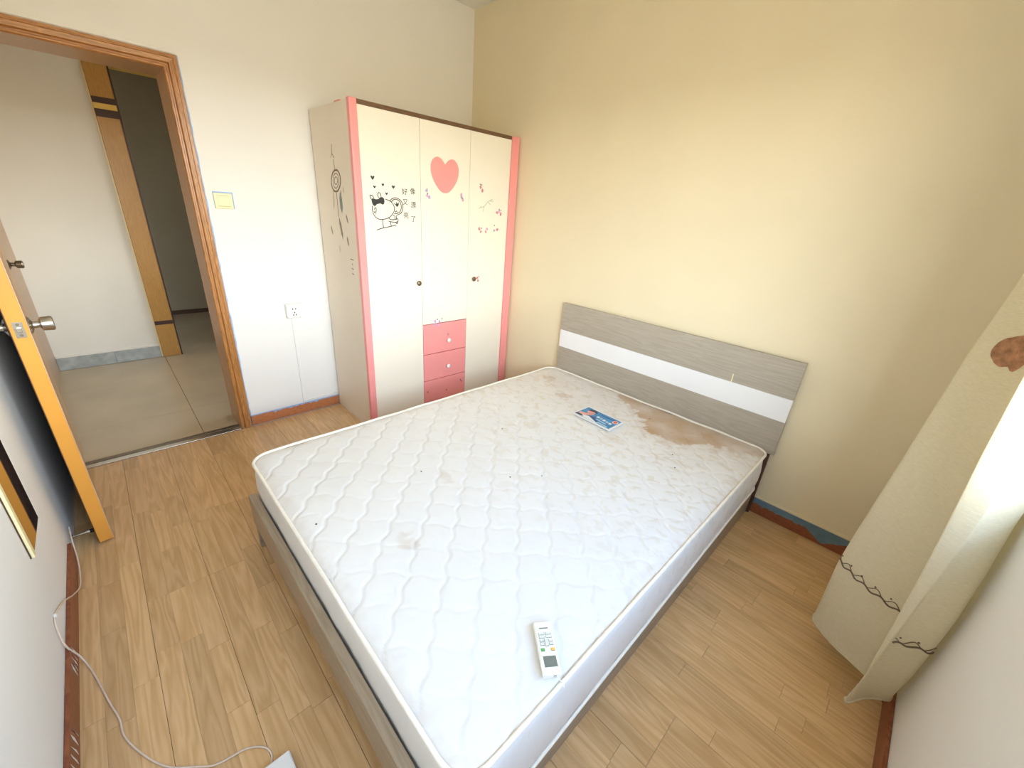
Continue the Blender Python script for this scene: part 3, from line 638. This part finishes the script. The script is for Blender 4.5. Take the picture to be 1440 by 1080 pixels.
# side band: bulge outwards a little with creases
NR = len(rings[0]); vs = []
for k, R in enumerate(rings):
    for p in R:
        c = Vector((p.x-cxm, p.y-cym, 0)).normalized(); vs.append(p+c*(.004*noise.noise(Vector((p.x*13, p.y*13, p.z*18)))))
fs = [(k*NR+i, k*NR+(i+1) % NR, (k+1)*NR+(i+1) % NR, (k+1)*NR+i) for k in range(len(rings)-1) for i in range(NR)]
fs.append(tuple((len(rings)-1)*NR+i for i in range(NR)))
pyd('side_band', vs, fs, M['ticking_side'], mt, True)
tube('piping', [Vector((p.x, p.y, MZ-.010+wob(p, 3))) for p in rrect(.001)], .0065, M['piping'], mt, 8, True)
tube('piping', [Vector((p.x, p.y, (bot(p) if p.x > 2.58 else max(.1735, bot(p)))+.007)) for p in rrect(.004)], .0055, M['piping'], mt, 8, True)
# printed label sewn to the top
lo = Vector((1.848, -.512)); la = math.radians(-1.5)
def LB(a, b, d):
    x = lo.x+a*math.cos(la)-b*math.sin(la); y = lo.y+a*math.sin(la)+b*math.cos(la)
    return (x, y, MZ+.011+d)
lb = plate('label', [(-.125, -.074), (.125, -.074), (.125, .074), (-.125, .074)], lambda a, b, d: LB(a, b, d-.004), .0048, M['paper'], mt)
def lprint(pts, m, d): plate('label_print', pts, lambda a, b, dd_: LB(a, b, .001+d+dd_), .0003, M[m], lb)
lprint([(-.115, -.064), (.115, -.064), (.115, .064), (-.115, .064)], 'label_blue', 0)
lprint([(-.05, -.02), (-.01, -.012), (.045, -.05), (.02, -.060), (-.045, -.045)], 'label_navy', .0004)
lprint([(-.105, -.052), (-.04, -.030), (.02, -.055), (.05, -.0635), (-.105, -.0635)], 'paper', .0008)
lprint([(-.11, -.02), (-.075, -.012), (-.05, .012), (-.03, .01), (-.045, -.022), (-.07, -.04), (-.105, -.045)], 'label_skin', .0012)
lprint([(-.062+.024*math.cos(t*math.pi/6), .022+.026*math.sin(t*math.pi/6)) for t in range(12)], 'label_skin', .0012)
lprint([(-.09, .028), (-.085, .05), (-.06, .058), (-.035, .048), (-.03, .03), (-.05, .034), (-.07, .03)], 'label_hair', .0016)
lprint([(-.115, -.05), (-.08, -.045), (-.06, -.058), (-.08, -.0635), (-.115, -.0635)], 'label_hair', .0016)
for k in range(5): lprint([(-.01+.022*k, .012-.003*k), (.006+.022*k, .014-.003*k), (.008+.022*k, -.004-.003*k), (-.008+.022*k, -.006-.003*k)], 'label_pale' if k % 2 else 'paper', .0008)
lprint([(.005, -.02), (.075, -.028), (.075, -.036), (.005, -.03)], 'label_pale', .0008)
lprint([(.03, -.045), (.1, -.05), (.1, -.06), (.03, -.057)], 'label_pale', .0008)
lprint([(.0, .045), (.1, .05), (.1, .04), (.0, .036)], 'label_navy', .0006)
lprint([(.096+.016*math.cos(t*math.pi/6), .030+.020*math.sin(t*math.pi/6)) for t in range(12)], 'paper', .0008)
lprint([(.096+.012*math.cos(t*math.pi/6), .030+.015*math.sin(t*math.pi/6)) for t in range(12)], 'label_red', .0012)
for x, y in ((2.005, -1.16), (1.60, -1.02), (2.30, -.52), (2.36, -.62), (1.66, -1.55), (1.70, -2.0), (2.03, -.25), (1.93, -1.28)):
    plate('speck', [(x+.004*math.cos(t*1.05), y+.003*math.sin(t*1.05)) for t in range(6)], lambda a, b, d: (a, b, topz(x, y)+d), .0012, M['dark'], mt)

# ================================================================== REMOTE CONTROL on the mattress
rc = empty('remote_control', (2.536, -1.730, MZ+.0075), math.radians(-36.5))
tag(rc, 'white air conditioner remote control lying on the mattress', 'remote control')
bm = bmesh.new(); add_box(bm, (-.070, -.0245, 0), (.070, .0245, .018), .0055, 3)
frombm('shell', bm, M['remote'], rc, True).data.set_sharp_from_angle(angle=math.radians(50))
RT = .0181
scr = box('screen', (.026, -.0165, RT), (.053, .0165, RT+.0006), M['lcd'], rc)
def btn(x0, x1, y0, y1, m):
    b = box('button', (x0, y0, RT), (x1, y1, RT+.0012), M['btn_line'], rc, .0004)
    box('button_face', (x0+.0008, y0+.0008, RT+.0012), (x1-.0008, y1-.0008, RT+.002), M[m], b)
for r_, x in enumerate((-.036, -.027)):
    btn(x, x+.0065, -.017, -.0015, 'grey_btn'); btn(x, x+.0065, .0015, .017, 'grey_btn')
for x in (-.017, -.008):
    btn(x, x+.007, -.017, -.006, 'grey_btn'); btn(x, x+.007, .007, .017, 'grey_btn')
btn(-.018, .001, -.0045, .0055, 'grey_btn')
btn(.006, .014, -.018, -.008, 'green_btn'); btn(.006, .014, .008, .018, 'yellow_btn')
box('print_line', (-.050, -.012, RT), (-.047, .012, RT+.0003), M['btn_line'], rc)
box('logo_mark', (.0702, .002, .010), (.0706, .010, .012), M['ink_brown'], rc)
tube('wrist_strap', spline([(.070, .012, .008), (.078, .018, .004), (.084, .024, .002), (.093, .024, -.0005)], 5), .0012, M['remote'], rc, 6)

# ================================================================== WALL FITTINGS
sw = empty('light_switch', (0, -1.76, 1.407)); tag(sw, 'cream rocker light switch on the wall beside the doorway', 'switch')
box('blue_film', (.0005, -1.805, 1.3665), (.0012, -1.709, 1.4535), M['blue_film'], sw)
box('plate', (.0012, -1.8035, 1.366), (.010, -1.7155, 1.447), M['cream_plastic'], sw, .003)
rk = box('rocker', (.0102, -1.788, 1.380), (.0135, -1.730, 1.432), M['cream_plastic'], sw, .0015)
for z in (1.3785, 1.4322): box('rocker_gap', (.0101, -1.7895, z), (.0106, -1.7285, z+.0013), M['ink_brown'], sw)
so = empty('wall_socket', (0, -1.483, .757)); tag(so, 'white surface mounted power socket left of the wardrobe', 'socket')
box('back_box', (.0005, -1.530, .712), (.030, -1.436, .803), M['white_plastic'], so, .003)
fp = box('face_plate', (.0302, -1.529, .713), (.037, -1.437, .802), M['white_plastic'], so, .003)
for y, z in ((-1.492, .772), (-1.474, .772), (-1.483, .748), (-1.491, .733), (-1.475, .733)):
    box('socket_slot', (.0371, y-.003, z-.0045), (.0375, y+.003, z+.0045), M['dark'], fp)
for y in (-1.52, -1.447): box('foot', (.002, y-.005, .7085), (.02, y+.005, .7118), M['btn_line'], so)
tk = empty('cable_trunking', (0, -1.49, .08)); tag(tk, 'thin white cable trunking running down from the wall socket', 'cable trunking')
box('vertical_run', (.0005, -1.499, .094), (.009, -1.485, .708), M['white_plastic'], tk, .001)
box('horizontal_run', (.0005, -1.499, .0795), (.009, -1.2455, .0935), M['white_plastic'], tk, .001)
mi = empty('wall_mirror', (1.16, -RD, .38)); tag(mi, 'narrow dark mirror with a cream edge strip on the white wall at left', 'mirror')
box('backing', (1.040, -RD+.0005, .382), (1.275, -RD+.003, 1.62), M['dark_leg'], mi)
box('mirror_glass', (1.040, -RD+.0032, .382), (1.252, -RD+.0072, 1.62), M['mirror'], mi, .0008, 1)
box('edge_strip', (1.2525, -RD+.0032, .382), (1.275, -RD+.011, 1.62), M['cream_plastic'], mi, .002)
ds = empty('door_stop', (.66, -RD, .04)); tag(ds, 'chrome door stop between the white wall and the open door', 'door stop')
lathe('rose', [(0, .016), (.004, .016), (.008, .008)], (.70, -RD+.0005, .045), (0, 1, 0), M['chrome'], ds)
lathe('rod', [(0, .0055), (.040, .0055), (.041, .009), (.052, .009)], (.70, -RD+.0087, .045), (0, 1, 0), M['chrome'], ds)
lathe('rubber_tip', [(0, .0085), (.010, .0085), (.012, .006)], (.70, -RD+.0608, .045), (0, 1, 0), M['dark'], ds)

# cable along the left wall and floor
cb = [(.70, -2.686, .10), (.78, -2.682, .07), (.87, -2.676, .030), (1.0, -2.674, .016), (1.10, -2.682, .06), (1.20, -2.688, .125), (1.337, -2.691, .190), (1.385, -2.690, .150), (1.395, -2.686, .10),
      (1.385, -2.675, .04), (1.41, -2.662, .004), (1.475, -2.645, .004), (1.602, -2.617, .004), (1.671, -2.600, .004), (1.735, -2.593, .004), (1.82, -2.561, .004), (1.899, -2.516, .004), (1.95, -2.46, .004),
      (1.981, -2.418, .004), (1.994, -2.353, .004), (2.02, -2.316, .004), (2.050, -2.302, .004), (2.080, -2.310, .004), (2.0875, -2.330, .005)]
ca = empty('power_cable', (1.4, -2.66, 0)); tag(ca, 'thin pale cable snaking from the wall across the floor', 'cable')
tube('cord', spline(cb, 8), .0026, M['cable'], ca, 8)
box('cable_clip', (1.331, -2.6945, .185), (1.343, -2.686, .196), M['white_plastic'], ca, .002)
# white box at the end of the cable, only its corner in the picture
ad = empty('adapter_box', (2.19, -2.34, 0)); tag(ad, 'white plastic adapter box on the floor at the bottom edge', 'adapter')
box('housing', (2.091, -2.42, .0005), (2.30, -2.263, .032), M['white_plastic'], ad, .005, 3)
box('base_seam', (2.0905, -2.415, .0005), (2.299, -2.268, .006), M['grey_btn'], ad, .002)

# ================================================================== CURTAIN
def itp(tab, z):
    if z <= tab[0][0]: return tab[0][1]
    for (a, p), (b, q) in zip(tab, tab[1:]):
        if z <= b: return p+(q-p)*(z-a)/(b-a)
    return tab[-1][1]
AX = [(.09, 3.020), (.37, 3.012), (.49, 3.017), (.91, 3.040), (1.18, 3.055), (1.41, 3.077), (2.5, 3.11)]
EX = [(.09, 3.161), (.21, 3.171), (.42, 3.165), (.60, 3.159), (.80, 3.149), (1.0, 3.139), (1.2, 3.132), (2.5, 3.13)]
CX = [(.09, 3.167), (.30, 3.176), (.49, 3.182), (.645, 3.187), (.92, 3.193), (1.02, 3.201), (1.3, 3.210), (2.5, 3.22)]
RY = [(.09, -.825), (.26, -.868), (.52, -.895), (.68, -.878), (.84, -.845), (1.2, -.84), (2.5, -.84)]
def section(z):
    a, e_, c, ry = itp(AX, z), itp(EX, z), itp(CX, z), itp(RY, z)
    return [(3.235, -.50), (3.15, -.545), (a+.035, -.575), (a+.006, -.615), (a, -.645), (a+.012, -.672), (a+.085, -.735), (3.175, -.772), (3.214, -.79), (3.222, -.815), (e_+.028, -.885), (e_+.004, -.915), (e_, -.925),
            (e_+.004, -.930), (c-.004, -.934), (c, -.932), (c+.006, -.925), (c+.035, (-.93+ry)/2), (3.255, ry-.004), (3.266, ry+.015), (3.268, ry+.035)]
NS = 5
def csec(z): return [Vector((p.x, p.y, z)) for p in spline([(x, y, 0) for x, y in section(z)], NS)]
zl = [.092+k*.026 for k in range(93)]
def hem(p): return .010*noise.noise(Vector((p.x*9, p.y*9, 5)))
rows = [csec(z) for z in zl]
nc = len(rows[0])
for p in rows[0]: p.z += hem(p)
for k, R in enumerate(rows):
    for p in R: 
        p.x += .0035*noise.noise(Vector((p.y*14, p.z*1.6, 3))); p.y += .0035*noise.noise(Vector((p.x*14, p.z*1.6, 8)))
cu = empty('curtain', (3.15, -.75, .09)); tag(cu, 'cream curtain hanging in folds beside the window, embroidered scroll line near its hem', 'curtain')
vs = [p for R in rows for p in R]
fs = [(k*nc+i, k*nc+i+1, (k+1)*nc+i+1, (k+1)*nc+i) for k in range(len(rows)-1) for i in range(nc-1)]
pyd('cloth', vs, fs, M['curtain'], cu, True)
tube('hem', [p.copy() for p in rows[0]], .004, M['curtain'], cu, 6)
def on_cloth(u, z, d=.002):
    # u counts control points of the section
    f = max(0, min(nc-1.001, u*NS)); i = int(f); t = f-i
    k = max(0, min(len(zl)-2, int((z-zl[0])/.026))); s = (z-zl[k])/.026
    p = (rows[k][i].lerp(rows[k][i+1], t)).lerp(rows[k+1][i].lerp(rows[k+1][i+1], t), s)
    tang = rows[k][i+1]-rows[k][i]; nrm = Vector((tang.y, -tang.x, 0)).normalized()
    return p + nrm*d
def arc(u0, u1):
    out = []; s = 0; prev = None
    for k in range(int((u1-u0)*40)+1):
        u = u0+k/40; p = on_cloth(u, .39)
        if prev is not None: s += (p-prev).length
        prev = p; out.append((u, s))
    return out
def stitch(u0, u1):
    tab = arc(u0, u1)
    zf = lambda s: .388+.005*math.sin(s*2*math.pi/.052)
    tube('embroidery', [on_cloth(u, zf(s)) for u, s in tab], .0026, M['ink_brown'], cu, 5)
    zg = lambda s: .399+.009*math.sin(s*2*math.pi/.052+1.9)
    tube('embroidery', [on_cloth(u, zg(s)) for u, s in tab], .0013, M['ink_brown'], cu, 5)
    q = .012
    while q < tab[-1][1]-.01:
        u = min(tab, key=lambda t_: abs(t_[1]-q))[0]; c_ = on_cloth(u, .411, .001); n_ = (on_cloth(u, .411, .003)-c_).normalized()
        lathe('embroidered_dot', [(0, .003), (.0015, .0026), (.002, .001)], c_, n_, M['ink_brown'], cu, 8); q += .045
stitch(4.2, 9.2); stitch(15.6, 18.6)
def leaf(uc, zc, w, h, nm='leaf_print'):
    ol = [(-.10, .62), (.05, 1.0), (.30, .55), (.75, .42), (1.0, .05), (.8, -.55), (.45, -1.0), (.1, -.85), (-.25, -.95), (-.7, -.75), (-1.0, -.35), (-.85, .2), (-.45, .45)]
    P = spline([(a, b, 0) for a, b in ol], 3, True)
    # grid of rings so the print follows the cloth
    tab = arc(uc-2.2, uc+2.2); s0 = min(tab, key=lambda t_: abs(t_[0]-uc))[1]
    vs = []; fs = []; R_ = 5
    def at_(a, b):
        s = s0+a*w; u = min(tab, key=lambda t_: abs(t_[1]-s))[0]; return on_cloth(u, zc+b*h, .0016)
    vs.append(at_(0, 0))
    for r_ in range(1, R_+1):
        for p in P: vs.append(at_(p.x*r_/R_, p.y*r_/R_))
    n_ = len(P)
    fs += [(0, 1+i, 1+(i+1) % n_) for i in range(n_)]
    fs += [(1+r_*n_+i, 1+r_*n_+(i+1) % n_, 1+(r_+1)*n_+(i+1) % n_, 1+(r_+1)*n_+i) for r_ in range(R_-1) for i in range(n_)]
    pyd(nm, vs, fs, M['leaf_brown'], cu, True)
leaf(5.75, 1.235, .048, .058)
leaf(8.6, .72, .030, .045)
# rod, brackets and rings, above the frame
rd = empty('curtain_rod', (3.17, -1.5, 2.5)); tag(rd, 'bronze curtain rod above the window', 'curtain rod')
lathe('pole', [(0, .012), (2.15, .012)], (3.17, -2.55, 2.50), (0, 1, 0), M['bronze'], rd)
for y in (-2.55, -.40): lathe('finial', [(-.03, .004), (-.02, .02), (0, .026), (.02, .02), (.03, .004)], (3.17, y, 2.5), (0, 1, 0), M['bronze'], rd)
for y in (-2.4, -.47): box('bracket', (3.17, y-.01, 2.492), (RW-.0005, y+.01, 2.508), M['bronze'], rd)
